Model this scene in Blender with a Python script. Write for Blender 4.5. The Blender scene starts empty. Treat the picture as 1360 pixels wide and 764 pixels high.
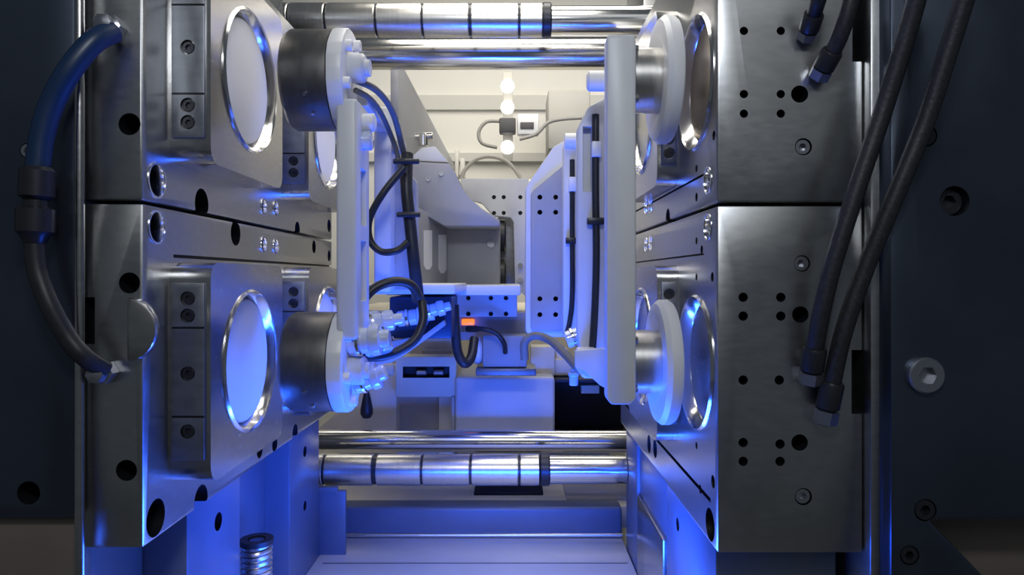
import bpy, bmesh, math, random
from mathutils import Vector, Matrix
random.seed(4)
scene = bpy.context.scene
col = scene.collection
F = 950.0            # focal length in pixels of the 1360 px wide photograph
CX, CY = 682.0, 369.0  # vanishing point of the receding edges
H = 1.40             # camera height above the floor; geometry is written relative to the lens, lifted at the end

# ------------------------------------------------------------------ camera
cd = bpy.data.cameras.new('camera'); cam = bpy.data.objects.new('camera', cd); col.objects.link(cam)
cam.location = (0, 0, 0); cam.rotation_euler = (math.pi/2, 0, 0)
cd.sensor_width = 36.0; cd.lens = 36.0*F/1360.0
cd.shift_x = (680-CX)/1360.0; cd.shift_y = -(382-CY)/1360.0
cd.clip_start = 0.02
scene.camera = cam
# ------------------------------------------------------------------ world, lamps, added fill lights, exposure
w = bpy.data.worlds.new('world'); scene.world = w; w.use_nodes = True
bg = w.node_tree.nodes['Background']
bg.inputs['Color'].default_value = (0.60, 0.72, 0.86, 1); bg.inputs['Strength'].default_value = 0.085
def area(name, loc, target, sx, sy, power, color, spread=math.pi):
    ld = bpy.data.lights.new(name, 'AREA'); ld.shape = 'RECTANGLE'; ld.size = sx; ld.size_y = sy
    ld.energy = power; ld.color = color; ld.spread = spread
    o = bpy.data.objects.new(name, ld); col.objects.link(o); o.location = loc
    o.rotation_euler = (Vector(target)-Vector(loc)).to_track_quat('-Z', 'Y').to_euler()
    return o
area('lamp_ceiling_rear', (0.0, 3.0, 1.35), (0.0, 4.0, -0.4), 2.0, 1.2, 25, (1.0, 0.95, 0.85))
area('fill_over_bars', (0.0, 1.60, 0.95), (-0.05, 2.05, -0.4), 0.7, 0.25, 4.5, (1.0, 0.95, 0.85))  # added light without a fixture, warms the cream parts
area('lamp_over_mold', (-0.02, 1.10, 0.92), (-0.02, 1.10, -1), 0.5, 0.5, 3.4, (1.0, 0.97, 0.92))
area('lamp_blue_strip', (0.0, 0.93, -0.46), (-0.02, 1.40, -0.34), 0.50, 0.07, 4.6, (0.018, 0.11, 1.0))
area('lamp_blue_up', (-0.03, 0.98, -0.50), (-0.06, 1.00, 0.3), 0.40, 0.10, 6.5, (0.018, 0.11, 1.0))
area('fill_behind', (0.1, -1.6, 1.5), (0.0, 0.8, 0.1), 2.2, 1.2, 4.5, (0.95, 0.98, 1.0))  # added light behind the lens, grades the steel fronts
area('fill_front', (0.0, -0.05, 0.62), (0.02, 1.1, 0.0), 0.25, 0.12, 3.6, (0.86, 0.91, 1.0))  # added light near the lens, brightens the white gripper bar
vs = scene.view_settings
vs.view_transform = 'Standard'; vs.look = 'None'; vs.gamma = 1.0; vs.use_curve_mapping = False
vs.exposure = 0.0

# ------------------------------------------------------------------ materials
M = {}
def mat(name, color, rough=0.5, metal=0.0, noise=0.0, scale=20.0, stretch=(1, 1, 1), bump=0.0, emit=None, trans=0.0, coat=0.0, sss=0.0):
    m = bpy.data.materials.new(name); m.use_nodes = True
    nt = m.node_tree; b = nt.nodes['Principled BSDF']
    b.inputs['Base Color'].default_value = (*color, 1); b.inputs['Roughness'].default_value = rough; b.inputs['Metallic'].default_value = metal
    if trans: b.inputs['Transmission Weight'].default_value = trans
    if coat: b.inputs['Coat Weight'].default_value = coat
    if sss:
        b.inputs['Subsurface Weight'].default_value = sss; b.inputs['Subsurface Radius'].default_value = (.02, .02, .02)
    if emit:
        b.inputs['Emission Color'].default_value = (*emit[:3], 1); b.inputs['Emission Strength'].default_value = emit[3]
    if noise or bump:
        tc = nt.nodes.new('ShaderNodeTexCoord'); mp = nt.nodes.new('ShaderNodeMapping'); mp.inputs['Scale'].default_value = stretch
        nz = nt.nodes.new('ShaderNodeTexNoise'); nz.inputs['Scale'].default_value = scale; nz.inputs['Detail'].default_value = 5
        nt.links.new(tc.outputs['Object'], mp.inputs['Vector']); nt.links.new(mp.outputs['Vector'], nz.inputs['Vector'])
        if noise:
            rp = nt.nodes.new('ShaderNodeValToRGB')
            rp.color_ramp.elements[0].position = 0.3; rp.color_ramp.elements[1].position = 0.75
            rp.color_ramp.elements[0].color = (*[c*(1-noise) for c in color], 1); rp.color_ramp.elements[1].color = (*[min(1, c*(1+noise)) for c in color], 1)
            nt.links.new(nz.outputs['Fac'], rp.inputs['Fac']); nt.links.new(rp.outputs['Color'], b.inputs['Base Color'])
            mr = nt.nodes.new('ShaderNodeMapRange'); mr.inputs['To Min'].default_value = rough*0.85; mr.inputs['To Max'].default_value = rough*1.15
            nt.links.new(nz.outputs['Fac'], mr.inputs['Value']); nt.links.new(mr.outputs['Result'], b.inputs['Roughness'])
        if bump:
            bp = nt.nodes.new('ShaderNodeBump'); bp.inputs['Strength'].default_value = bump; bp.inputs['Distance'].default_value = 0.001
            nt.links.new(nz.outputs['Fac'], bp.inputs['Height']); nt.links.new(bp.outputs['Normal'], b.inputs['Normal'])
    M[name] = m
    return m
mat('steel', (.50, .505, .50), .33, 1.0, .05, 60, (1, 1, 3), .015)
mat('steel_bright', (.54, .53, .51), .26, 1.0, .08, 50, (1, 1, 3), .01)
mat('steel_dark', (.24, .25, .27), .45, .85, .14, 30, (1, 1, 3), .05)
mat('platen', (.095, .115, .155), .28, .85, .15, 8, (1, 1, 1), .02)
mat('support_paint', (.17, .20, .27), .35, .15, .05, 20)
mat('chrome', (.80, .79, .77), .17, 1.0)
mat('chrome_brushed', (.76, .74, .70), .30, 1.0, .06, 40, (8, 1, 1))
mat('hole', (.012, .013, .016), .45, .3)
mat('black_oxide', (.045, .047, .055), .35, .6)
mat('bolt', (.42, .43, .46), .3, .9)
mat('white_plastic', (.86, .86, .87), .35, 0, sss=.15)
mat('white_lid', (.90, .90, .90), .42)
mat('white_paint', (.70, .71, .73), .38, 0, .03, 30)
mat('grey_paint', (.36, .365, .39), .45, 0, .04, 25)
mat('cream_paint', (.86, .79, .62), .5, 0, .03, 12)
mat('cream_dark', (.50, .48, .43), .55, 0, .04, 12)
mat('wall_paint', (.86, .84, .78), .7, 0, .02, 4)
mat('band_paint', (.66, .65, .60), .65, 0, .02, 4)
mat('rubber', (.022, .023, .026), .42, 0, .2, 90, (1, 1, 1), .15)
mat('rubber_grey', (.16, .16, .155), .5, 0, .1, 60)
mat('rubber_ribbed', (.020, .021, .024), .5, 0, .3, 220, (1, 1, 1), .5)
mat('blue_hose', (.008, .03, .085), .38)
mat('clear_fitting', (.62, .68, .85), .12, .1, coat=.6)
mat('cup_dark', (.28, .27, .26), .40, 1.0, .1, 40, (4, 1, 1))
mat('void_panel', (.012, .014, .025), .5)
mat('bed', (.78, .79, .84), .42, .05, .04, 12)
mat('brown_panel', (.20, .165, .14), .5, .2, .08, 10)  # brown of the left covers, also used for the right platen's reflection
mat('orange_lens', (.9, .25, .02), .3, emit=(1, .22, .02, 1.2))
mat('lamp_glow', (1, 1, 1), .3, emit=(1, .98, .93, 2.2))
mat('cabinet_grey', (.45, .44, .40), .6, 0, .03, 8)
mat('pipe_grey', (.30, .29, .27), .5)
mat('sensor_dark', (.06, .06, .065), .5)
mat('concrete', (.30, .30, .29), .7, 0, .15, 6)
mat('brass', (.45, .36, .25), .25, .95)

# ------------------------------------------------------------------ geometry helpers
def P(px, py, d): return Vector(((px-CX)*d/F, d, (CY-py)*d/F))
def X(px, d): return (px-CX)*d/F
def Z(py, d): return (CY-py)*d/F
def DX(px, x): return x*F/(px-CX)          # depth at which a plane x = const is seen in column px
def basis(axis):
    a = Vector(axis).normalized()
    t = Vector((0, 0, 1)) if abs(a.z) < .9 else Vector((1, 0, 0))
    u = a.cross(t).normalized(); return u, a.cross(u).normalized(), a

class MB:
    def __init__(s): s.bm = bmesh.new(); s.mi = 0
    def loft(s, loops, cap0=True, cap1=True, closed=False):
        bm = s.bm; L = [[bm.verts.new(p) for p in lp] for lp in loops]
        n = len(L[0]); rng = range(len(L)) if closed else range(len(L)-1)
        for i in rng:
            a, b = L[i], L[(i+1) % len(L)]
            for j in range(n):
                f = bm.faces.new((a[j], a[(j+1) % n], b[(j+1) % n], b[j])); f.material_index = s.mi
        if not closed:
            if cap0: bm.faces.new(list(reversed(L[0]))).material_index = s.mi
            if cap1: bm.faces.new(L[-1]).material_index = s.mi
        return s
    def box(s, x0, x1, y0, y1, z0, z1, bev=0.0, seg=2):
        t = bmesh.new(); bmesh.ops.create_cube(t, size=1)
        for v in t.verts: v.co = Vector(((x0+x1)/2+v.co.x*(x1-x0), (y0+y1)/2+v.co.y*(y1-y0), (z0+z1)/2+v.co.z*(z1-z0)))
        if bev: bmesh.ops.bevel(t, geom=t.edges[:], offset=bev, segments=seg, affect='EDGES', profile=.5)
        s.merge(t); return s
    def merge(s, t):
        me = bpy.data.meshes.new('tmp'); 
        for f in t.faces: f.material_index = s.mi
        t.to_mesh(me); t.free(); s.bm.from_mesh(me); bpy.data.meshes.remove(me)
    def lathe(s, c, axis, prof, n=32, closed=False):
        c = Vector(c); u, v, a = basis(axis); loops = []
        for r, t in prof:
            r = max(r, 1e-5); loops.append([c+a*t+(u*math.cos(k*2*math.pi/n)+v*math.sin(k*2*math.pi/n))*r for k in range(n)])
        s.loft(loops, closed=closed); return s
    def cyl(s, p0, p1, r, n=28, bev=0.0, r1=None):
        p0 = Vector(p0); p1 = Vector(p1); L = (p1-p0).length; r1 = r if r1 is None else r1
        pr = [(r-bev, 0), (r, bev), (r1, L-bev), (r1-bev, L)] if bev else [(r, 0), (r1, L)]
        return s.lathe(p0, p1-p0, pr, n)
    def tube(s, pts, r, n=12, sub=8, caps=True):
        pts = [Vector(p) for p in pts]; q = []
        for i in range(len(pts)-1):
            p0 = pts[max(i-1, 0)]; p1 = pts[i]; p2 = pts[i+1]; p3 = pts[min(i+2, len(pts)-1)]
            for k in range(sub):
                t = k/sub; q.append(.5*((2*p1)+(p2-p0)*t+(2*p0-5*p1+4*p2-p3)*t*t+(3*p1-p0-3*p2+p3)*t**3))
        q.append(pts[-1]); loops = []; u = None
        for i, p in enumerate(q):
            tg = (q[min(i+1, len(q)-1)]-q[max(i-1, 0)]).normalized()
            u = basis(tg)[0] if u is None else (u-tg*u.dot(tg)).normalized()
            v = tg.cross(u); loops.append([p+(u*math.cos(k*2*math.pi/n)+v*math.sin(k*2*math.pi/n))*r for k in range(n)])
        s.loft(loops, caps, caps); return s
    def prism(s, poly, vec, bev=0.0):           # poly: list of 3D points (planar), extruded by vec
        t = bmesh.new(); vec = Vector(vec)
        a = [t.verts.new(p) for p in poly]; b = [t.verts.new(Vector(p)+vec) for p in poly]; n = len(a)
        t.faces.new(a); t.faces.new(list(reversed(b)))
        for i in range(n): t.faces.new((a[i], b[i], b[(i+1) % n], a[(i+1) % n]))
        bmesh.ops.recalc_face_normals(t, faces=t.faces[:])
        if bev: bmesh.ops.bevel(t, geom=t.edges[:], offset=bev, segments=2, affect='EDGES', profile=.5)
        s.merge(t); return s
    def socket(s, c, axis, r, h):               # cap screw: round head standing h along axis, with a hexagon socket
        u, v, a = basis(axis); c = Vector(c); n = 24
        circ = lambda rr, t: [c+a*t+(u*math.cos(k*2*math.pi/n)+v*math.sin(k*2*math.pi/n))*rr for k in range(n)]
        def hexa(rr, t):
            o = []
            for k in range(n):
                th = k*2*math.pi/n; q = (th % (math.pi/3))-math.pi/6; R = rr*math.cos(math.pi/6)/math.cos(q)
                o.append(c+a*t+(u*math.cos(th)+v*math.sin(th))*R)
            return o
        s.loft([circ(r, 0), circ(r, h*.85), circ(r*.92, h), hexa(r*.52, h), hexa(r*.52, h*.3)]); return s
    def coil(s, c, r, wire, turns, height, n=8):
        pts = []
        k = turns*16
        for i in range(k+1):
            a = i*2*math.pi/16; pts.append(Vector(c)+Vector((r*math.cos(a), r*math.sin(a), height*i/k)))
        return s.tube(pts, wire, n, 2)

def finish(bm, name, mats, loc=(0, 0, 0), smooth=True):
    bmesh.ops.recalc_face_normals(bm, faces=bm.faces[:])
    me = bpy.data.meshes.new(name)
    bmesh.ops.translate(bm, vec=-Vector(loc), verts=bm.verts[:])
    bm.to_mesh(me); bm.free()
    for m in mats: me.materials.append(M[m])
    if smooth:
        me.polygons.foreach_set('use_smooth', [True]*len(me.polygons)); me.set_sharp_from_angle(angle=math.radians(35))
    return me
WL = {}                                         # world location of each empty (camera-relative)
def wl(o): return WL.get(o.name, Vector((0, 0, 0)))
def thing(name, label, cat, loc, group=None):
    o = bpy.data.objects.new(name, None); col.objects.link(o); o.empty_display_size = .02
    o.location = loc; WL[o.name] = Vector(loc); o['label'] = label; o['category'] = cat
    if group: o['group'] = group
    return o
def part(name, mb, m, parent=None, label=None, cuts=None, origin=None):
    mats = [m] if isinstance(m, str) else list(m)
    if origin is None and parent is None:
        vs_ = [v.co for v in mb.bm.verts]
        origin = Vector(((min(v.x for v in vs_)+max(v.x for v in vs_))/2, (min(v.y for v in vs_)+max(v.y for v in vs_))/2, min(v.z for v in vs_)))
    base = wl(parent) if parent else Vector(origin)
    if cuts: mb.bm = bool_cut(mb.bm, cuts, mats)
    me = finish(mb.bm, name, mats, base)
    o = bpy.data.objects.new(name, me); col.objects.link(o)
    if parent: o.parent = parent
    else: o.location = base
    WL[o.name] = Vector(base)
    if label: o['label'] = label
    return o
def single(name, mb, m, label, cat, group=None, cuts=None):
    o = part(name, mb, m, None, label, cuts); o['category'] = cat
    if group: o['group'] = group
    return o
def struct(name, mb, m, label=None):
    o = part(name, mb, m, None, label); o['kind'] = 'structure'; return o
def bool_cut(bm, cutter, mats):
    """subtract the cutter mesh (material 'hole' on its faces) from bm"""
    bmesh.ops.recalc_face_normals(bm, faces=bm.faces[:]); bmesh.ops.recalc_face_normals(cutter.bm, faces=cutter.bm.faces[:])
    ma = bpy.data.meshes.new('a'); bm.to_mesh(ma); bm.free(); mc = bpy.data.meshes.new('c')
    for f in cutter.bm.faces: f.material_index = 1 if cutter.mi == 0 else f.material_index
    cutter.bm.to_mesh(mc); cutter.bm.free()
    if 'hole' not in mats: mats.append('hole')
    for m in mats: ma.materials.append(M[m]); mc.materials.append(M[m])
    oa = bpy.data.objects.new('a', ma); oc = bpy.data.objects.new('c', mc); col.objects.link(oa); col.objects.link(oc)
    md = oa.modifiers.new('b', 'BOOLEAN'); md.operation = 'DIFFERENCE'; md.solver = 'EXACT'; md.object = oc; md.use_self = True
    dg = bpy.context.evaluated_depsgraph_get(); dg.update()
    me = bpy.data.meshes.new_from_object(oa.evaluated_get(dg)); out = bmesh.new(); out.from_mesh(me)
    for o in (oa, oc): bpy.data.objects.remove(o)
    for x in (ma, mc, me): bpy.data.meshes.remove(x)
    return out
class Holes(MB):
    def y(s, px, py, d, r, depth=.03): return s.cyl((X(px, d), d-.01, Z(py, d)), (X(px, d), d+depth, Z(py, d)), r, 20)
    def x(s, x, px, py, r, depth=.03):          # hole in a side face x = const, seen at the pixel
        d = DX(px, x); sg = 1 if x > 0 else -1; z = Z(py, d)
        return s.cyl((x-sg*.01, d, z), (x+sg*depth, d, z), r, 20)

# ================================================================== THE PLACE
RW = .003
mb = MB().box(-3, 3, -2.6, 4.5, -1.45, -1.40); struct('floor', mb, 'concrete', 'grey concrete hall floor under the machine')
mb = MB().box(-3, 3, 4.2, 4.3, -1.40, 1.9); wall = struct('wall_back', mb, 'wall_paint', 'cream white back wall of the hall')
mb = MB().box(-3, 3, 4.17, 4.20, Z(147, 4.2), Z(128, 4.2)); struct('trim_1', mb, 'band_paint', 'grey band along the back wall')
mb = MB().box(-3, 3, 4.15, 4.20, Z(216, 4.2), Z(205, 4.2)); struct('trim_2', mb, 'band_paint', 'thin grey rail along the back wall')

# ---------------------------------------------------------------- left mold (parting face x = XL, blocks proud of it)
XL, DL0, DL1 = -.40, .772, 1.575
XB = -.352
SEAM = .082; G = .002
def cavity_block(parent, xb, xp, y0, size, zc, strip, side, disc_mat, flush=False):
    """square insert block between the plate face xp and its own face xb, round cavity with ring and disc; side = -1 left, +1 right"""
    h = size/2; y1 = y0+size; c = .020; poly = []
    for cy, cz, a0 in ((y0+c, zc-h+c, 180), (y1-c, zc-h+c, 270), (y1-c, zc+h-c, 0), (y0+c, zc+h-c, 90)):
        for k in range(6):
            a = math.radians(a0+k*18); poly.append((cy+c*math.cos(a), cz+c*math.sin(a)))
    m = MB().prism([(xp, a, b) for a, b in poly], (xb-xp, 0, 0))
    cut = MB(); yc = (y0+y1)/2; R = size*.345
    cut.cyl((xb-side*.02, yc, zc), (xb+side*.016, yc, zc), R, 48); cut.mi = 7
    for f in cut.bm.faces: f.material_index = 0
    blk = part('cavity_block', m, ['steel_bright'], parent, cuts=cut)
    m = MB().lathe((xb, yc, zc), (side, 0, 0), [(R*1.07, -.001), (R*1.04, -.0035), (R*1.0, -.001), (R*.975, .005), (R*.94, .009), (R*.93, .0135), (R*1.0, .0145), (R*1.07, .0)], 48, closed=True)
    part('cavity_ring', m, 'chrome', blk, 'polished ring around the round cavity')
    m = MB().lathe((xb, yc, zc), (side, 0, 0), [(R*.925, .0145), (R*.925, .009), (R*.90, .0065), (R*.5, .005), (.001, .0045)], 48)
    part('cavity_disc', m, disc_mat, blk, 'smooth white disc filling the round cavity')
    if strip:
        x0, x1 = sorted((xb+side*.006, xp-side*.004)); zt = zc+h-c-.004; zb = zc-h+c+.008
        m = MB().box(x0, x1, y0-.004, y0+.002, zb, zt, .001); cut = Holes(); xm = (x0+x1)/2
        zs = [zt-.018, zt-.038, zt-.105, zt-.172] if zc < 0 else [zb+.018, zb+.038, zb+.105, zb+.172]
        for z in (zt-.052, zt-.155): cut.box(x0-.01, x1+.01, y0-.006, y0-.003, z-.0012, z+.0012)
        for z in zs: cut.cyl((xm, y0-.02, z), (xm, y0+.0005, z), .0085, 20)
        part('retainer_strip', m, ['steel_dark'], blk, 'dark screwed strip on the edge of the block', cuts=cut)
        for z in zs:
            m = MB().socket((xm, y0+.001, z), (0, -1, 0), .0072, .0035); part('screw', m, 'black_oxide', blk)
    return blk

def bushings(t, x, spots, side):
    for px, py, rr in spots:
        d = DX(px, x); c = (x, d, Z(py, d))
        part('bushing', MB().lathe(c, (side, 0, 0), [(rr*1.0, .012), (rr*1.0, .0), (rr*1.03, -.0012), (rr*1.16, -.0012), (rr*1.2, .0), (rr*1.2, .002), (rr*1.02, .012)], 24, closed=True), 'chrome', t)
# lower left mold half
B1, BS, B2 = .8315, .258, 1.229
ZLO, ZUP = -.111, .263
zb_l = -.292
hl_lo = Holes(); hl_up = Holes()
for px, py in ((172, 376), (168, 625)): hl_lo.y(px, py, DL0, .0115)
hl_up.y(172, 165, DL0, .0120)
for px, py, r in ((208, 302, .0175), (313, 310, .018), (350, 325, .0125), (366, 327, .0125), (417, 328, .013), (207, 688, .021), (267, 665, .020), (345, 598, .013), (365, 590, .013), (392, 575, .016), (437, 340, .012)):
    hl_lo.x(XL, px, py, r, .04)
for px, py, r in ((208, 240, .0185), (268, 271, .020), (350, 275, .0125), (366, 277, .0125), (395, 305, .015), (437, 300, .014)):
    hl_up.x(XL, px, py, r, .04)
hl_lo.box(X(118-8, DL0), X(118+8, DL0), DL0-.01, DL0+.02, Z(457, DL0), Z(395, DL0))
hl_lo.box(XL-.006, XL+.01, B1+.01, DL1+.05, .0235, .0275)
t = thing('mold_plate', 'lower left steel mold half with two round white cavities, under the seam', 'mold', (-.432, 1.17, zb_l))
part('plate', MB().box(-.465, XL, DL0, DL1, zb_l, SEAM-G, .003), ['steel'], t, cuts=hl_lo)
cavity_block(t, XB, XL, B1, BS, ZLO, True, -1, 'white_lid'); cavity_block(t, XB, XL, B2, BS, ZLO, True, -1, 'white_lid')
bushings(t, XL, ((208, 302, .0165), (350, 325, .0115), (366, 327, .0115)), -1)
# half round boss on the corner of the lower plate
m = MB(); cpt = P(176, 437, DL0)
prof = [cpt+Vector((math.cos(a)*.031, 0, math.sin(a)*.034)) for a in [math.radians(-90+k*180/16) for k in range(17)]]
m.prism(prof, (0, -.012, 0), .0025); part('half_round_boss', m, 'steel_bright', t, 'half-round polished boss on the plate corner')
tu = thing('mold_plate', 'upper left steel mold half with two round white cavities, above the seam', 'mold', (-.432, 1.17, SEAM+G))
part('plate', MB().box(-.465, XL, DL0, DL1, SEAM+G, .456, .003), ['steel'], tu, cuts=hl_up)
cavity_block(tu, XB, XL, B1, BS, ZUP, True, -1, 'white_lid'); cavity_block(tu, XB, XL, B2, BS, ZUP, True, -1, 'white_lid')

bushings(tu, XL, ((208, 240, .0175), (350, 275, .0115), (366, 277, .0115)), -1)
# ---------------------------------------------------------------- right mold
XR, DR0, DR1 = .2396, .84, 1.60
SEAMR = Z(271, DR0); zb_r = Z(735, DR0); xr1 = X(1146, DR0)
hu = Holes(); hd = Holes()
for px, py, r in ((988, 41, 5.6), (1037, 41, 5.6), (988, 125, 5.6), (1037, 125, 5.6), (988, 151, 5.6), (1037, 151, 5.6), (1062, 125, 11.5), (1067, 195, 11.5)):
    hu.y(px, py, DR0, r*DR0/F)
for px, py, r in ((1065, 350, 11), (987, 395, 6.3), (1037, 395, 6.3), (987, 420, 6.3), (1037, 420, 6.3), (1063, 418, 11), (987, 505, 6.3), (1035, 505, 6.3), (987, 588, 6.3), (1036, 590, 6.3), (987, 613, 6.3), (1036, 613, 6.3), (1062, 588, 11), (1067, 660, 11.5)):
    hd.y(px, py, DR0, r*DR0/F)
hu.box(X(1132, DR0), X(1152, DR0), DR0-.01, DR0+.03, Z(82, DR0), Z(-60, DR0))
hd.box(X(1131, DR0), X(1152, DR0), DR0-.01, DR0+.03, Z(550, DR0), Z(465, DR0))
for px, py, r in ((940, 240, .016), (925, 224, .005), (948, 180, .006), (887, 290, .015), (858, 275, .012), (864, 273, .012), (925, 262, .006)): hu.x(XR, px, py, r, .04)
for px, py, r in ((940, 302, .016), (925, 320, .005), (932, 332, .006), (858, 325, .012), (864, 323, .012), (925, 368, .005), (946, 368, .006), (943, 697, .020), (862, 590, .016), (870, 596, .016), (925, 592, .005), (930, 650, .006), (947, 640, .008)):
    hd.x(XR, px, py, r, .04)
hd.box(XR-.01, XR+.008, .87, 1.55, -.274, -.2685); hu.box(XR-.01, XR+.006, .90, 1.55, .1285, .1315); hd.box(XR-.01, XR+.006, .90, 1.55, .0285, .031)
R_ = .083
for cut, zc in ((hu, .2555), (hd, -.111)):
    cut.cyl((XR-.02, .942, zc), (XR+.016, .942, zc), R_, 48)
def right_cavity(t, zc, dm):
    m = MB().lathe((XR, .942, zc), (1, 0, 0), [(R_*1.07, -.001), (R_*1.04, -.004), (R_*1.0, -.001), (R_*.975, .005), (R_*.93, .010), (R_*.92, .0135), (R_*1.0, .0155), (R_*1.07, 0)], 48, closed=True)
    o = part('cavity_ring', m, 'chrome', t, 'polished ring around the round cavity')
    m = MB().lathe((XR, .942, zc), (1, 0, 0), [(R_*.925, .0158), (R_*.915, .012), (R_*.6, .011), (.001, .0105)], 48)
    part('cavity_disc', m, dm, o, 'recessed round face inside the ring')
t = thing('mold_plate', 'lower right steel mold half facing the white suction discs, under the seam', 'mold', (.3, 1.2, zb_r))
part('plate', MB().box(XR, xr1, DR0, DR1, zb_r, SEAMR-G, .003), ['steel'], t, cuts=hd)
right_cavity(t, -.111, 'steel_bright')
cavity_block(t, .208, XR, 1.036, BS, ZLO, True, 1, 'steel_bright')
bushings(t, XR, ((940, 302, .0150), (858, 325, .0112), (864, 323, .0112)), 1)
tR = t
t = thing('mold_plate', 'upper right steel mold half facing the white suction discs, above the seam', 'mold', (.3, 1.2, SEAMR+G))
part('plate', MB().box(XR, xr1, DR0, DR1, SEAMR+G, .47, .003), ['steel'], t, cuts=hu)
right_cavity(t, .2555, 'brass')
cavity_block(t, .208, XR, 1.036, BS, ZUP, True, 1, 'steel_bright')
bushings(t, XR, ((940, 240, .0150), (858, 275, .0112), (864, 273, .0112)), 1)
for tt, px, py in ((t, 1067, 195), (tR, 1065, 350), (tR, 1067, 660)):
    c = P(px, py, DR0); part('cap_screw', MB().socket(c+Vector((0, .012, 0)), (0, -1, 0), .0092, .010), 'bolt', tt, 'pale socket screw')

# ---------------------------------------------------------------- platens beside the molds
dp = .80
m = MB(); xr = .80
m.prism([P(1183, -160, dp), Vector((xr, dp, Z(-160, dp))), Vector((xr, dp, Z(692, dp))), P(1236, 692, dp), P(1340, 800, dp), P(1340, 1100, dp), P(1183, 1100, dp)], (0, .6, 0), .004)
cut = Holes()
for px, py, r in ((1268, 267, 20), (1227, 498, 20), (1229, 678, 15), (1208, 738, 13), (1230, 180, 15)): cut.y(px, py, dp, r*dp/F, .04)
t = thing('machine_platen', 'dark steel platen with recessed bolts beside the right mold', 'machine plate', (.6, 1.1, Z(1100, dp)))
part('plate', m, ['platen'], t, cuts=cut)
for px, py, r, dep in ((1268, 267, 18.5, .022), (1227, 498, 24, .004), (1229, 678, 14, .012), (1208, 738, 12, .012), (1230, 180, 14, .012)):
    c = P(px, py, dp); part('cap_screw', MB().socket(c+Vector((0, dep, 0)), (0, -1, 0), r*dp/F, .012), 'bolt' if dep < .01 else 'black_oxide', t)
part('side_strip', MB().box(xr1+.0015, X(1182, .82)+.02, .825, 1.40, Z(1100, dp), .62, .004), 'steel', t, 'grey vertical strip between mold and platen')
part('lower_panel', MB().box(X(1230, .86), xr, .86, .88, Z(1100, dp), Z(650, .86), .003), 'brown_panel', t, 'brown panel standing in for a reflection under the platen')  # brown panel added in place of a reflection on the glossy platen

dq = .762
xq = X(101, dq)
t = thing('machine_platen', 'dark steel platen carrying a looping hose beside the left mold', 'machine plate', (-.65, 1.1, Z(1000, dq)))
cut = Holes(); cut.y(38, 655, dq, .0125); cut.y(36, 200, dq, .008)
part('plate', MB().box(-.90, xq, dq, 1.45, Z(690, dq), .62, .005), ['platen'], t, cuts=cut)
part('lower_panel', MB().box(-.90, xq, dq+.012, dq+.030, Z(1000, dq), Z(690, dq)-.001, .004), 'brown_panel', t, 'brown panel standing in for a reflection under the platen')
part('edge_highlight', MB().cyl((xq+.0052, dq-.002, Z(1000, dq)), (xq+.0052, dq-.002, .62), .005, 16), 'steel_bright', t, 'thin pale rod standing in for the highlight on the platen edge')  # pale rod added as the bright highlight along the chamfered edge
for px, py in ((36, 200),): part('cap_screw', MB().socket(P(px, py, dq)+Vector((0, .012, 0)), (0, -1, 0), .0075, .012), 'bolt', t)

# ---------------------------------------------------------------- supports under the molds
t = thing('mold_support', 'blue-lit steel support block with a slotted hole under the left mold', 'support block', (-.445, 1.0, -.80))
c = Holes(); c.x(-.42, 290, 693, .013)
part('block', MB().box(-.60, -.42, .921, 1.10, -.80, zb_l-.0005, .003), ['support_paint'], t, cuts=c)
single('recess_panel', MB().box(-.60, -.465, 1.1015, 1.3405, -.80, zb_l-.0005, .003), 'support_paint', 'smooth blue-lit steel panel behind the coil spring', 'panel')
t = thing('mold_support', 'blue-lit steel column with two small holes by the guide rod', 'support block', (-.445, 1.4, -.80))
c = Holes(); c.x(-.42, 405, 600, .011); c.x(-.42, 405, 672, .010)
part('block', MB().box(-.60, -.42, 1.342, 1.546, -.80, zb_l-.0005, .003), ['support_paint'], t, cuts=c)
m = MB().box(-.427, X(459, 1.55), 1.548, 1.56, -.61, Z(652, 1.55), .002).box(-.427, X(448, 1.55), 1.546, 1.56, Z(652, 1.55)-.004, Z(647, 1.55), .001)
single('stop_bracket', m, 'support_paint', 'blue-lit steel stop bracket standing at the end of the machine bed', 'bracket')
t = thing('spring_unit', 'coil spring with black top ring under the left mold', 'spring', P(341, 900, 1.15))
cs = P(341, 900, 1.15); hz = Z(722, 1.15)-cs.z
part('coil', MB().coil(cs, .0205, .0042, 24, hz), 'chrome_brushed', t)
part('centre_post', MB().cyl(cs, cs+Vector((0, 0, hz+.006)), .013, 24, .002), 'steel_bright', t)
part('top_ring', MB().lathe(cs+Vector((0, 0, hz)), (0, 0, 1), [(.014, 0), (.026, 0), (.026, .008), (.014, .008)], 32, closed=True), 'rubber', t, 'black ring on top of the spring')
single('lower_casing', MB().box(-.60, -.4755, .80, .919, -.80, zb_l-.004, .003), 'brown_panel', 'brown casing below the lower left mold half', 'casing')
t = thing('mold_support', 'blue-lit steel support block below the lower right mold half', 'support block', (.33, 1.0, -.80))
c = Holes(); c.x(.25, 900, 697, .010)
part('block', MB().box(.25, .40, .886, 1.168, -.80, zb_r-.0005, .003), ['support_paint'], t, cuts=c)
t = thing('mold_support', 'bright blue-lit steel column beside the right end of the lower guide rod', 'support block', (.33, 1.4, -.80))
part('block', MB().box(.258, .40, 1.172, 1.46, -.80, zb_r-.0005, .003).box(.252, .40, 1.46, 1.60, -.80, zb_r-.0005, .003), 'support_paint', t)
part('foot_block', MB().box(.2505, .2585, 1.20, 1.45, -.70, Z(717, 1.2), .002), 'steel_bright', t)

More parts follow.
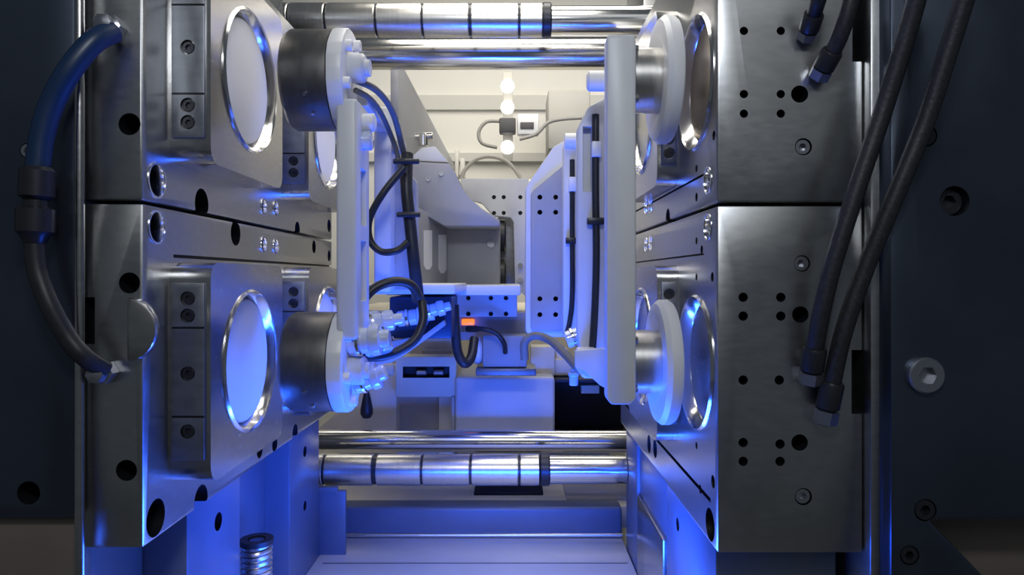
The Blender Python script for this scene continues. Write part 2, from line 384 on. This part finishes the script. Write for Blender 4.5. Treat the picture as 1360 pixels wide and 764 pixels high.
# ---------------------------------------------------------------- bed and rails
t = thing('machine_bed', 'pale blue-lit sheet metal machine bed between the molds', 'machine bed', (0, 1.3, -1.40))
part('tray', MB().box(-.42, .25, .95, 1.84, -.612, -.60, .002), 'bed', t)
part('tray_seam', MB().box(-.40, .24, 1.50, 1.503, -.601, -.599), 'steel_dark', t)
part('pedestal', MB().box(-.38, .22, .97, 1.82, -1.40, -.613), 'grey_paint', t)
t = thing('bed_rail', 'steel rail lying across the pale machine bed', 'rail', (0, 1.67, -.60))
yr = 1.65
part('rail', MB().box(-.44, .251, yr, yr+.06, -.6, Z(674, yr), .008, 3), 'support_paint', t)
part('rail_lip', MB().cyl((-.44, yr-.001, Z(711, yr)), (.251, yr-.001, Z(711, yr)), .005, 12), 'chrome_brushed', t)
t = thing('bed_ledge', 'cream ledge with a dark slot behind the bed rail', 'ledge', (0, 1.85, -.55))
part('ledge', MB().box(-.60, .30, 1.715, 2.24, -.60, -.548, .003), 'cream_paint', t)
part('dark_slot', MB().box(-.10, .075, 1.80, 2.0, -.549, -.540, .002), 'void_panel', t)
part('dark_slot', MB().box(.13, .30, 1.76, 2.0, -.549, -.540, .002), 'cream_dark', t)

# ---------------------------------------------------------------- tie bars and guide rods
single('bar_upright', MB().box(-.75, -.6205, 1.62, 1.9, -1.40, .8, .006), 'steel', 'tall steel upright holding the tie bars behind the left mold', 'upright')
single('bar_upright', MB().box(.3005, .52, 1.66, 1.9, -1.40, .8, .006), 'steel', 'tall steel upright holding the tie bars behind the right mold', 'upright')
def bar(z, y, r, label):
    single('tie_bar', MB().cyl((-.62, y, z), (.30, y, z), r, 40, .003), 'chrome', label, 'tie bar')
bar(Z(586, 1.75), 1.75, .0265, 'polished chrome tie bar behind the lower segmented guide rod')
bar(Z(71, 1.75), 1.75, .039, 'thick polished chrome tie bar below the upper segmented guide rod')
def guide_rod(y, py, r, edges, dark, rod_r, x1, label):
    z = Z(py, y); t = thing('guide_rod', label, 'guide rod', (0, y, z-r))
    part('core', MB().cyl((X(edges[0][0], y), y, z), (X(edges[-1][1], y), y, z), r*.93, 32), 'black_oxide', t)
    for a, b in edges: part('sleeve', MB().cyl((X(a, y), y, z), (X(b, y), y, z), r, 40, .0015), 'chrome_brushed', t)
    part('end_collar', MB().cyl((X(dark[0], y), y, z), (X(dark[1], y), y, z), r*1.02, 40, .003), 'black_oxide', t, 'dark end collar')
    part('rod', MB().cyl((X(dark[1]-2, y), y, z), (x1, y, z), rod_r, 40), 'chrome', t, 'thin polished rod')
guide_rod(1.6, 27, .0375, [(330, 386), (388, 434), (437, 500), (503, 561), (564, 623), (627, 688), (691, 720)], (720, 732), .031, .32, 'segmented steel guide rod across the top of the opening')
guide_rod(1.6, 624, .0345, [(421, 431), (434, 496), (502, 560), (563, 624), (627, 688), (691, 716)], (717, 730), .031, .2505, 'segmented steel guide rod across the bottom of the opening')

# ---------------------------------------------------------------- left gripper
t = thing('gripper_bar', 'white slotted gripper with two dark round pads facing the left mold', 'gripper', (-.21, .95, Z(540, .9)))
gl = t
cut = Holes()
for py0, py1 in ((225, 300), (320, 400)):
    d = .945; z0, z1 = Z(py1, d), Z(py0, d); cut.box(-.205, -.18, d-.018, d+.018, z0, z1)
cut.mi = 7
for f in cut.bm.faces: f.material_index = 0
part('bar', MB().box(-.2250, -.198, .905, .985, Z(452, .905), Z(130, .905), .005, 3), ['white_paint'], t, cuts=cut)
for zc in (.2625, -.1115):
    yc = .955; r = .066
    m = MB().lathe((-.235, yc, zc), (-1, 0, 0), [(r, 0), (r, .054), (r-.004, .060), (r*.8, .061), (r*.78, .052), (.001, .052)], 48)
    pad = part('round_pad', m, 'cup_dark', t, 'dark steel round gripping pad')
    for a in (-.5, -.9):
        c0 = Vector((-.262 if a == -.5 else -.256, yc-math.cos(a)*r, zc+math.sin(a)*r)); part('pin', MB().cyl(c0, c0-Vector((0, math.cos(a), -math.sin(a)))*.003, .0022, 10), 'bolt', pad)
    # flange: rounded octagon plate
    pl = []
    for k in range(24):
        a = k*2*math.pi/24; q = ((a+math.pi/8) % (math.pi/4))-math.pi/8
        rr = .069*(.55+.45*math.cos(math.pi/8)/math.cos(q)); pl.append((-.2345, yc+rr*math.cos(a), zc+rr*math.sin(a)))
    fl = part('flange', MB().prism(pl, (.020, 0, 0), .003), 'white_plastic', t, 'white flange behind the pad')
    for k in range(6):
        a = k*math.pi/3+.3; c0 = Vector((-.2145, yc+.052*math.cos(a), zc+.052*math.sin(a)))
        part('flange_bolt', MB().socket(c0, (1, 0, 0), .0075, .008), 'white_plastic', fl)
    m = MB().lathe((-.2145, yc-.018, zc+(.012 if zc > 0 else -.01)), (1, 0, 0), [(.019, 0), (.019, .018), (.016, .021), (.011, .021), (.011, .027), (.001, .027)], 28)
    part('air_port', m, 'white_paint', fl)
m = MB().lathe((-.198, .945, Z(187, .945)), (1, 0, 0), [(.013, 0), (.013, .010), (.010, .012), (.001, .012)], 24); part('boss', m, 'clear_fitting', t)
m = MB().lathe((-.198, .945, Z(163, .945)), (1, 0, 0), [(.012, 0), (.012, .014), (.008, .016), (.001, .016)], 24); part('boss', m, 'white_plastic', t)
t = gl
cut = MB(); cut.box(-.27, -.15, 1.195, 1.225, Z(350, 1.16), Z(296, 1.16)); cut.mi = 7
for f in cut.bm.faces: f.material_index = 0
part('bar', MB().box(X(496, 1.16), X(519, 1.16), 1.16, 1.26, Z(388, 1.16), Z(141, 1.16), .006, 3), ['white_paint'], t, cuts=cut)
part('cross_arm', MB().box(-.26, X(600, 1.2), 1.262, 1.5805, Z(392, 1.2), Z(378, 1.2), .003), 'white_paint', t)
part('web', MB().prism([P(519, 200, 1.2), P(552, 240, 1.2), P(552, 385, 1.2), P(519, 385, 1.2)], (0, .04, 0), .002), 'grey_paint', t)
part('clip_block', MB().box(X(519, 1.15), X(534, 1.15), 1.165, 1.20, Z(198, 1.15), Z(183, 1.15), .002), 'cream_dark', t)
part('mounting_arm', MB().box(-.222, -.200, .984, 1.1595, Z(165, 1.1), Z(150, 1.1), .002), 'white_paint', t)

# pneumatic fittings by the lower left pad
def fitting(loc, axis, r, L, label, grp='clear fittings at the lower pad', extra=True):
    t = thing('air_fitting', label, 'fitting', loc, grp)
    a = Vector(axis).normalized(); p = Vector(loc)
    part('body', MB().cyl(p, p+a*L*.55, r, 24, r*.15), 'clear_fitting', t)
    part('nut', MB().lathe(p+a*L*.55, a, [(r*1.2, 0), (r*1.25, L*.05), (r*1.2, L*.22), (r*.9, L*.25)], 16), 'clear_fitting', t)
    part('neck', MB().cyl(p+a*L*.75, p+a*L, r*.7, 20, r*.1), 'clear_fitting', t)
    if extra: part('collar', MB().lathe(p+a*L*.2, a, [(r, 0), (r*1.18, L*.03), (r*1.18, L*.1), (r, L*.13)], 24, closed=True), 'chrome', t)
fitting(P(462, 455, .93), (1, 0, .1), .017, .055, 'stubby glassy fitting pointing out of the lower dark pad flange')
fitting(P(470, 510, .95), (.9, 0, .35), .015, .045, 'small glassy fitting at the foot of the lower dark pad flange')
fitting(P(505, 470, 1.0), (-.3, .2, 1), .020, .060, 'upright glassy fitting inside the black hose loop')
fitting(P(478, 432, 1.0), (1, .1, .15), .012, .06, 'slim glassy fitting lying above the upright fitting in the hose loop')
fitting(P(528, 424, 1.434), (1, 0, .12), .016, .075, 'glassy fitting lying along the dark blue junction box')
fitting(P(560, 416, 1.434), (1, 0, .25), .013, .06, 'glassy fitting at the tip of the sloping manifold plate')
single('junction_box', MB().box(X(517, 1.45), X(600, 1.45), 1.45, 1.60, Z(450, 1.45), Z(392, 1.6), .004), 'blue_hose', 'dark blue junction box under the pale cross arm', 'junction box')
q = 1.425
m = MB().prism([P(470, 490, q), P(470, 460, q), P(560, 447, q), P(590, 425, q), P(592, 432, q), P(540, 470, q), P(520, 482, q)], (0, .0245, 0), .002)
single('manifold_plate', m, 'grey_paint', 'sloping manifold plate under the cable loop', 'bracket')

def hose(name, pts, r, m, label, cat='hose', group=None, ends=(0, 0), clips=(), sub=8):
    t = thing(name, label, cat, pts[-1], group)
    part('hose', MB().tube(pts, r, 12, sub), m, t)
    for e, k in ((ends[0], 0), (ends[1], -1)):
        if e:
            a = (pts[0]-pts[1] if k == 0 else pts[-1]-pts[-2]).normalized(); p = pts[k]
            f = part('end_fitting', MB().lathe(p-a*e*1.2, a, [(r*1.2, 0), (r*1.35, e*.1), (r*1.35, e*.9), (r*1.0, e)], 20), 'black_oxide', t)
            part('nut', MB().lathe(p-a*e*.2, a, [(r*1.4, 0), (r*1.4, e*.45), (r*1.1, e*.5)], 6), 'bolt', f)
    for c, ax, cr in clips:
        part('clip', MB().cyl(c-Vector(ax)*cr+Vector((0, -.011, 0)), c+Vector(ax)*cr+Vector((0, -.011, 0)), .0042, 12, .001), 'black_oxide', t)
    return t
PP = lambda *q: [P(*a) for a in q]
hose('air_hose', PP((472, 106, .95), (500, 120, .98), (521, 148, 1.05), (533, 190, 1.12), (540, 225, 1.15), (546, 300, 1.15), (552, 360, 1.15), (557, 400, 1.18)), .0048, 'rubber_grey', 'outer grey air hose arching from the upper left pad')
hose('air_hose', PP((472, 120, .95), (490, 130, .98), (504, 147, 1.04), (517, 174, 1.1), (528, 207, 1.13), (537, 260, 1.135), (543, 330, 1.135), (550, 395, 1.15)), .0040, 'rubber_grey', 'inner grey air hose arching from the upper left pad')
hose('cable_bundle', PP((541, 205, 1.125), (540, 250, 1.11), (545, 300, 1.11), (550, 350, 1.11), (556, 400, 1.13)), .0095, 'rubber', 'thick black cable bundle hanging beside the slotted bar', 'cable', clips=[(P(541, 216, 1.115), (1, 0, 0), .02), (P(544, 286, 1.105), (1, 0, 0), .018)])
hose('air_hose', PP((537, 222, 1.09), (510, 255, 1.08), (491, 290, 1.08), (491, 318, 1.08), (506, 334, 1.08), (527, 333, 1.08), (541, 322, 1.09)), .0055, 'rubber', 'black hose hanging in a teardrop loop')
hose('air_hose', PP((556, 395, 1.05), (545, 378, 1.04), (522, 374, 1.03), (495, 385, 1.02), (475, 412, 1.01), (472, 440, 1.0), (480, 465, .99)), .0068, 'rubber', 'black hose arching over the blue-lit air fittings')
hose('air_hose', PP((560, 400, 1.06), (562, 425, 1.05), (552, 450, 1.04), (530, 466, 1.03), (505, 474, 1.02), (482, 474, 1.02)), .0068, 'rubber', 'black hose curving under the blue-lit air fittings')

# ---------------------------------------------------------------- right gripper
t = thing('gripper_bar', 'tall white gripper bar with two white discs facing the right mold', 'gripper', (.13, .92, Z(538, .86)))
gr = t
d = .86
part('bar', MB().prism([P(807, 45, d), P(842, 45, d), P(845, 52, d), P(845, 530, d), P(838, 538, d), P(812, 538, d), P(806, 530, d), P(806, 52, d)], (0, .027, 0), .003), 'white_paint', t)
part('rear_rib', MB().box(.128, .1455, .8875, .975, -.15, .29, .002), 'white_paint', t)
part('bracket', MB().prism([P(764, 466, .9755), P(812, 462, .9755), P(812, 520, .9755), P(797, 512, .9755), P(775, 492, .9755), P(764, 488, .9755)], (0, .009, 0), .001), 'white_paint', t)
for zc, yc in ((.2585, .94), (-.111, .945)):
    x0 = .146
    m = MB().lathe((x0, yc, zc), (1, 0, 0), [(.052, 0), (.052, .006), (.042, .008), (.042, .050), (.047, .052)], 40); hub = part('hub', m, 'chrome_brushed', t, 'brushed metal hub between bar and disc')
    m = MB().lathe((x0+.038, yc, zc), (1, 0, 0), [(.044, .006), (.064, .0), (.077, .003), (.082, .009), (.082, .018), (.079, .023), (.070, .026), (.001, .027)], 56); part('suction_disc', m, 'white_plastic', t, 'white plastic suction disc')
    for a in (.75, -.75):
        c0 = Vector((x0+.006, yc-.046*math.cos(a), zc+.046*math.sin(a))); part('hub_bolt', MB().socket(c0, (1, 0, 0), .005, .006), 'bolt', hub)
for px, py, d in ((790, 108, 1.0),): part('boss', MB().lathe(P(803, py, d), (-1, 0, 0), [(.014, -.01), (.014, .022), (.010, .025), (.001, .025)], 24), 'white_plastic', t)
t = thing('gripper_bar', 'narrow white channel bar with a black cable beside the tall white bar', 'gripper', (.12, 1.1, Z(470, 1.08)))
d = 1.08
cut = MB(); cut.box(X(774, d), X(786, d), d-.01, d+.02, Z(255, d), Z(168, d)); cut.mi = 7
for f in cut.bm.faces: f.material_index = 0
part('bar', MB().prism([P(767, 170, d), P(781, 142, d), P(803, 130, d), P(803, 474, d), P(772, 474, d), P(767, 440, d)], (0, .03, 0), .003), ['white_paint'], t, cuts=cut)
part('spacer', MB().box(.1165, .13, 1.11, 1.3195, -.03, .02, .001), 'grey_paint', t)
part('end_block', MB().box(X(772, .985), X(801, .985), .985, 1.079, Z(503, .985), Z(469, .985), .005), 'white_plastic', t)
m = MB().tube(PP((791, 152, d-.006), (791, 250, d-.006), (792, 340, d-.006), (790, 410, d-.006), (787, 462, d-.006)), .0055, 12, 6); cab = part('cable', m, 'rubber', t, 'black cable along the bar')
part('cable_clip', MB().box(X(779, d), X(801, d), d-.014, d-.001, Z(299, d), Z(290, d), .001), 'black_oxide', cab)
part('cable_clip', MB().box(X(785, d), X(797, d), d-.015, d-.001, Z(210, d), Z(190, d), .001), 'white_plastic', cab)
t = thing('gripper_bar', 'narrow white bar with a thin black cable next to the drilled plate', 'gripper', (.1, 1.35, Z(450, 1.32)))
d = 1.32
part('bar', MB().box(X(748, d), X(770, d), d, d+.03, Z(447, d), Z(192, d), .004), 'white_paint', t)
part('spacer', MB().box(.107, .118, d+.03, 1.5115, -.03, .02, .001), 'grey_paint', t)
m = MB().tube(PP((760, 212, d-.005), (760, 300, d-.005), (760, 390, d-.005), (757, 425, d-.005), (753, 442, d-.006)), .0048, 10, 6); cab = part('cable', m, 'rubber', t, 'thin black cable along the bar')
part('cable_clip', MB().box(X(751, d), X(767, d), d-.012, d-.001, Z(324, d), Z(316, d), .001), 'black_oxide', cab)
part('cable_clip', MB().box(X(755, d), X(765, d), d-.012, d-.001, Z(255, d), Z(236, d), .001), 'white_plastic', cab)
part('boss', MB().lathe(P(764, 187, d), (-1, 0, 0), [(.014, -.012), (.014, .018), (.012, .020), (.001, .020)], 24), 'white_plastic', t)
d = 1.5
t = thing('drilled_plate', 'tall grey plate with sloping top and eight screw holes', 'plate', (.06, 1.52, Z(442, d)))
cut = Holes()
for px in (717, 738):
    for py in (262, 282, 397, 418): cut.y(px, py, d, .0052, .012)
part('plate', MB().prism([P(705, 258, d), P(709, 252, d), P(751, 217, d), P(751, 440, d), P(708, 440, d), P(705, 436, d)], (0, .02, 0), .0015), ['grey_paint'], t, cuts=cut)
part('frame', MB().prism([P(698, 250, d+.012), P(702, 243, d+.012), P(735, 195, d+.012), P(765, 178, d+.012), P(765, 448, d+.012), P(705, 448, d+.012), P(698, 440, d+.012)], (0, .05, 0), .003), 'white_paint', t, 'white frame around the plate')
d = 1.05
FR = 'white and blue-lit air fitting under the channel bars'
fitting(P(752, 452, 1.15), (.8, 0, .3), .014, .045, FR, 'fittings under the channel bars')
fitting(P(762, 512, 1.3), (0, 0, 1), .008, .03, 'small white fitting hanging over the dark opening', None, False)
hose('air_hose', PP((697, 478, 1.4), (697, 455, 1.4), (710, 446, 1.4), (730, 452, 1.38), (752, 472, 1.3), (768, 490, 1.2)), .008, 'rubber_grey', 'grey hose curling under the drilled plate')

# ---------------------------------------------------------------- robot carriage in the middle
t = thing('robot_carriage', 'grey robot carriage with a curved hood between the grippers', 'robot', (-.1, 1.8, Z(392, 1.75)))
d = 1.75
hood = [P(540, 214, d), P(596, 217, d), P(604, 228, d), P(613, 248, d), P(623, 262, d), P(640, 277, d), P(664, 292, d), P(664, 300, d), P(590, 300, d), P(540, 272, d)]
part('hood', MB().prism(hood, (0, .14, 0), .004), 'grey_paint', t)
part('hood_top', MB().prism([P(540, 213, 1.76), P(560, 196, 1.76), P(578, 194, 1.76), P(596, 216, 1.76)], (0, .1, 0), .004), 'white_paint', t)
xs = X(545, 1.60)
cut = MB()
for a, b, q0, q1 in ((562, 571, 318, 358), (583, 592, 312, 363)):
    pass
part('front_box', MB().box(X(592, 1.86), X(663, 1.86), 1.892, 2.02, Z(379, 1.88), Z(294, 1.88), .004), 'grey_paint', t)
part('side_panel', MB().prism([P(540, 268, 1.62), Vector((X(594, 1.885), 1.885, Z(294, 1.885))), Vector((X(594, 1.885), 1.885, Z(379, 1.885))), P(540, 379, 1.62)], (-.006, .0, 0), .001), 'grey_paint', t)
for a, b, q0, q1, m_ in ((561, 572, 306, 358, 'white_plastic'), (581, 591, 312, 363, 'white_paint')):
    def sp(px, py):
        dd = 1.62+(px-540)/(594-540)*(1.885-1.62); return P(px, py, dd)+Vector((.004, -.003, 0))
    part('inspection_slot', MB().prism([sp(a, q0), sp(b, q0), sp(b, q1-5), sp(b-3, q1), sp(a+3, q1), sp(a, q1-6)], (-.004, .004, 0)), m_, t, 'pale upright slot cover')
part('base_strip', MB().box(X(515, 1.6), X(690, 1.88), 1.58, 2.05, Z(392, 1.6), Z(379, 1.6), .002), 'white_paint', t)
for py in (305, 324): part('cap_screw', MB().socket(P(652, py, 1.892), (0, -1, 0), .0105, .005), 'bolt', t)
for px, py in ((586, 231), (569, 238)): part('cap_screw', MB().socket(P(px, py, 1.751), (0, -1, 0), .006, .004), 'bolt', t)

d = 2.1
t = thing('column_plate', 'pale drilled column plate behind the robot carriage', 'plate', (0, 2.1, Z(400, d)))
cut = Holes()
for px, py in ((656, 262), (669, 262), (691, 262), (669, 283), (691, 283), (656, 283)): cut.y(px, py, d, .0062, .012)
part('plate', MB().prism([P(612, 237, d), P(702, 237, d), P(702, 398, d), P(684, 380, d), P(682, 295, d), P(678, 289, d), P(655, 287, d), P(640, 270, d), P(612, 262, d)], (0, .03, 0), .002), ['white_paint'], t, cuts=cut)
for py in (353, 372): part('cap_screw', MB().socket(P(691, py, d), (0, -1, 0), .008, .008), 'chrome', t)
t = thing('drive_motor', 'dark motor with black belt wheels beside the column plate', 'motor', (-.02, 2.08, Z(392, 2.2)))
part('housing', MB().box(X(660, 2.2), X(685, 2.2), 2.2, 2.3, Z(392, 2.2), Z(288, 2.2), .006), 'steel_dark', t)
for py in (313, 366): part('belt_wheel', MB().cyl(P(672, py, 2.14), P(664, py, 2.14)+Vector((-.02, 0, 0)), .048, 28, .004), 'rubber', t)
d = 1.80
t = thing('drilled_bar', 'blue-lit horizontal bar with two rows of screw holes', 'plate', (-.06, 1.82, Z(420, d)))
cut = Holes()
for px in (622, 652, 672):
    for py in (396, 417): cut.y(px, py, d, .0058, .012)
part('plate', MB().box(X(606, d), X(687, d), d, d+.03, Z(421, d), Z(386, d), .002), ['white_paint'], t, cuts=cut)
part('grey_panel', MB().box(X(600, 1.84), X(700, 1.84), 1.84, 1.88, Z(452, 1.84), Z(415, 1.84), .002), 'grey_paint', t)
single('warning_lamp', MB().box(X(613, 1.83), X(630, 1.83), 1.828, 1.8405, Z(432, 1.83), Z(424, 1.83), .003, 3), 'orange_lens', 'small orange lamp glowing under the drilled bar', 'lamp')
t = thing('drive_motor', 'grey box motor with a white end cap under the drilled bar', 'motor', (-.02, 1.8, Z(492, 1.75)))
part('housing', MB().box(X(641, 1.75), X(700, 1.75), 1.75, 1.835, Z(488, 1.75), Z(446, 1.75), .004), 'grey_paint', t)
part('end_cap', MB().cyl(P(641, 466, 1.79), P(629, 466, 1.79), .034, 28, .006), 'white_plastic', t, 'white round end cap')
part('base', MB().box(X(632, 1.75), X(712, 1.75), 1.74, 1.84, Z(499, 1.75), Z(489, 1.75), .003), 'steel_dark', t)
hose('power_cable', PP((617, 437, 1.72), (640, 437, 1.70), (658, 442, 1.70), (669, 455, 1.71), (671, 468, 1.745)), .006, 'rubber', 'thin black power cable bending over the grey box motor', 'cable', ends=(.03, 0))
hose('power_cable', PP((603, 405, 1.55), (605, 440, 1.55), (608, 468, 1.55), (617, 483, 1.55), (626, 474, 1.57), (630, 450, 1.6)), .0105, 'rubber', 'thick black cable hanging in a U beside the white end cap', 'cable')

# ---------------------------------------------------------------- cream injection frame and boxes behind the lower bars
d = 1.95
t = thing('injection_stand', 'cream cast frame sloping up behind the lower tie bar', 'machine frame', (-.35, 2.0, Z(600, d)))
part('casting', MB().prism([P(415, 575, d), P(478, 520, d), P(480, 497, d), P(527, 497, d), P(527, 600, d), P(415, 600, d)], (0, .25, 0), .006), 'cream_paint', t)
part('gusset', MB().prism([P(524, 480, 2.0), P(606, 402, 2.0), P(606, 480, 2.0)], (0, .10, 0), .004), 'cream_paint', t)
part('post', MB().box(X(527, 2.0), X(600, 2.0), 2.0, 2.2, -.5475, Z(520, 2.0), .003), 'cream_dark', t)
part('post_rib', MB().box(X(583, 1.97), X(603, 1.97), 1.965, 1.998, -.5475, Z(526, 1.97), .003), 'cream_paint', t)
part('ledge_plate', MB().box(X(560, 1.96), X(600, 1.96), 1.96, 1.999, Z(472, 1.96), Z(465, 1.96), .002), 'cream_dark', t)
d = 1.88
t = thing('slotted_box', 'pale grey box with a dark slot beside the cream frame', 'box', (-.23, 1.92, Z(527, d)))
cut = Holes(); cut.box(X(535, d), X(597, d), d-.01, d+.03, Z(502, d), Z(487, d))
part('box', MB().box(X(525, d), X(606, d), d, d+.07, Z(528, d), Z(474, d), .004), ['cream_paint'], t, cuts=cut)
for px in (560, 583): part('slot_part', MB().cyl(P(px, 495, d+.012)+Vector((-.014, 0, 0)), P(px, 495, d+.012)+Vector((.014, 0, 0)), .009, 16, .002), 'bolt', t)
t = thing('cream_tube', 'short cream tube with a black hanging strap', 'tube', P(500, 500, 1.86))
part('tube', MB().cyl(P(479, 491, 1.86), P(524, 491, 1.86), .017, 28, .004), 'cream_paint', t)
part('strap', MB().tube(PP((488, 480, 1.84), (488, 500, 1.835), (487, 530, 1.84)), .006, 10), 'rubber', t, 'black strap')
part('strap_weight', MB().lathe(P(487, 520, 1.84), (0, 0, -1), [(.006, 0), (.011, .02), (.016, .045), (.016, .058), (.010, .068), (.001, .07)], 20), 'rubber', t, 'black teardrop weight')
d = 1.86
t = thing('cover_box', 'large pale sheet metal cover behind the lower guide rod', 'cover', (-.02, 1.95, Z(590, d)))
part('cover', MB().box(X(604, d), X(737, d), d, d+.3, Z(600, d), Z(501, d), .010, 3), 'white_paint', t)
part('side_post', MB().box(X(599, d), X(603.4, d), d+.01, d+.05, Z(600, d), Z(528, d), .001), 'cream_dark', t)
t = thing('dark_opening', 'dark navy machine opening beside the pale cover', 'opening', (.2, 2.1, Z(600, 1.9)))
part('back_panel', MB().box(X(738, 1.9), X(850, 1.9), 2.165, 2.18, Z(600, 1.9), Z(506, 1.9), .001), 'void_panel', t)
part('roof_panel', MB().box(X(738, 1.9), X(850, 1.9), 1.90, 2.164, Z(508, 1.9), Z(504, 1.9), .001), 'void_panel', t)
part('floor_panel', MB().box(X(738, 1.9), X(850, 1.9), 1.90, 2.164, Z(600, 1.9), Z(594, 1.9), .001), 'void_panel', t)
part('cream_tab', MB().box(X(772, 2.0), X(796, 2.0), 2.0, 2.02, Z(523, 2.0), Z(512, 2.0), .002), 'cream_paint', t, 'cream tab inside the opening')
single('valve_block', MB().box(X(705, 1.9), X(738, 1.9), 1.93, 2.0, Z(501, 1.9), Z(462, 1.9), .004).box(X(716, 1.9), X(768, 1.9), 1.95, 2.02, Z(503, 1.9), Z(480, 1.9), .005).cyl(P(745, 480, 1.98), P(745, 462, 1.98), .018, 20, .003), 'cream_paint', 'cream valve block behind the curled grey hose', 'valve')
single('rear_deck', MB().box(-.55, .45, 2.25, 2.9, -.55, -.10, .01), 'cream_paint', 'cream machine deck behind the motors and cover', 'machine frame')

# ---------------------------------------------------------------- hall behind
m = MB().prism([Vector((-.30, 1.86, .05)), Vector((-.30, 4.14, .05)), Vector((-.30, 4.14, .575)), Vector((-.30, 1.86, .575))], (-.02, 0, 0), .002)
single('guard_panel', m, 'grey_paint', 'grey guard panel running back towards the far wall', 'panel')
d = 3.6
t = thing('lamp_post', 'grey post with three glowing round lamps on the far wall', 'lamp', P(674, 215, d))
part('post', MB().box(X(668, d), X(681, d), d, d+.03, Z(214, d), Z(96, d), .003), 'cream_dark', t)
for py in (115, 143, 196):
    part('lamp', MB().lathe(P(674, py, d), (0, -1, 0), [(.034, 0), (.034, .012), (.026, .03), (.001, .036)], 28), 'lamp_glow', t, 'glowing round lamp')
d = 3.5
t = thing('camera_unit', 'dark square sensor head next to a white module', 'sensor', P(674, 178, d))
part('head', MB().box(X(663, d), X(685, d), d, d+.07, Z(176, d), Z(156, d), .008), 'sensor_dark', t)
part('module', MB().box(X(687, d), X(716, d), d+.01, d+.07, Z(178, d), Z(150, d), .008), 'white_paint', t)
part('screen', MB().box(X(691, d), X(709, d), d+.004, d+.012, Z(171, d), Z(162, d), .002), 'sensor_dark', t, 'dark little window')
d = 3.7
single('wall_cabinet', MB().box(X(728, d), X(784, d), d, d+.3, Z(198, d), Z(119, d), .01), 'cabinet_grey', 'grey cabinet hanging on the far wall', 'cabinet')
hose('wall_pipe', PP((663, 161, 3.52), (646, 162, 3.5), (636, 175, 3.5), (640, 190, 3.5), (660, 196, 3.52)), .009, 'pipe_grey', 'grey pipe bent in a ring beside the lamp post', 'pipe')
hose('wall_pipe', PP((690, 185, 3.5), (712, 178, 3.5), (728, 163, 3.5), (750, 158, 3.5), (785, 156, 3.5)), .009, 'pipe_grey', 'grey pipe running across the hanging cabinet', 'pipe')
hose('wall_pipe', PP((612, 238, 3.3), (618, 225, 3.3), (632, 212, 3.3), (652, 208, 3.3), (675, 216, 3.3), (694, 240, 3.3)), .009, 'pipe_grey', 'grey pipe arching over the column plate', 'pipe')
single('wall_bracket', MB().box(X(604, 3.3), X(609, 3.3), 3.3, 3.34, Z(236, 3.3), Z(198, 3.3), .004).box(X(611, 3.3), X(617, 3.3), 3.3, 3.36, Z(236, 3.3), Z(210, 3.3), .004), 'band_paint', 'small grey bracket with two uprights behind the hood', 'bracket')
single('rear_housing', MB().box(-.295, .5, 3.2, 3.29, -1.40, Z(238, 3.2), .01), 'wall_paint', 'white machine housing behind the column plate', 'machine frame')
single('rear_pipe', MB().cyl(P(540, 183, 2.2)+Vector((-.03, 0, 0)), P(575, 181, 2.2), .012, 20, .002).cyl(P(562, 195, 2.2), P(562, 178, 2.2), .016, 20, .003), 'chrome', 'short bright pipe end above the hood', 'pipe')

# ---------------------------------------------------------------- hoses on the mold fronts
dh = DR0-.03
HG = 'long black hoses on the right mold'
hose('hydraulic_hose', PP((1225, -30, .74), (1203, 50, .76), (1172, 150, .78), (1135, 260, .79), (1104, 360, .80), (1086, 440, .81), (1077, 500, .826)), .0098, 'rubber_ribbed', 'long black ribbed hose ending at the upper of two low fittings', group=HG, ends=(0, .030))
hose('hydraulic_hose', PP((1290, -30, .73), (1262, 60, .75), (1228, 165, .77), (1185, 270, .785), (1148, 360, .80), (1118, 450, .81), (1097, 552, .826)), .0098, 'rubber_ribbed', 'long black ribbed hose ending at the lower of two low fittings', group=HG, ends=(0, .034))
hose('hydraulic_hose', PP((1095, -30, .78), (1087, 0, .79), (1080, 22, .81), (1073, 45, .828)), .0085, 'rubber_ribbed', 'short black hose stub entering the upper right mold half near the slot', ends=(0, .022))
hose('hydraulic_hose', PP((1135, -30, .78), (1128, 10, .785), (1113, 55, .80), (1090, 97, .828)), .0090, 'rubber_ribbed', 'short black hose curving into the upper right mold half', ends=(0, .024))
# left looping hose
d = .735
t = thing('hydraulic_hose', 'looping blue and black hose joining the two left mold halves', 'hose', P(45, 300, d))
part('blue_hose', MB().tube(PP((150, 42, .758), (125, 55, .74), (95, 90, .73), (70, 135, .73), (56, 180, .73), (50, 225, .73)), .0115, 14), 'blue_hose', t, 'dark blue upper hose')
part('black_hose', MB().tube(PP((46, 320, .73), (50, 360, .73), (66, 405, .73), (88, 445, .735), (112, 474, .74), (140, 492, .757)), .0095, 14), 'rubber', t, 'black lower hose')
cpl = part('coupling', MB().lathe(P(50, 222, .73), P(46, 325, .73)-P(50, 222, .73), [(.013, 0), (.0165, .004), (.0165, .03), (.011, .034), (.011, .040), (.018, .043), (.018, .066), (.013, .071), (.010, .078)], 24), 'black_oxide', t, 'black screw coupling')
for px, py in ((153, 40), (143, 494)):
    part('end_fitting', MB().lathe(P(px, py, .7715), (0, -1, 0), [(.013, 0), (.013, .014), (.0095, .016), (.0095, .026), (.004, .028)], 6), 'bolt', t)
# dark grip slot beside the hose end

# ------------------------------------------------------------------ lift everything from lens-relative heights to the floor
bpy.context.view_layer.update()
for o in scene.objects:
    if o.parent is None: o.location.z += H
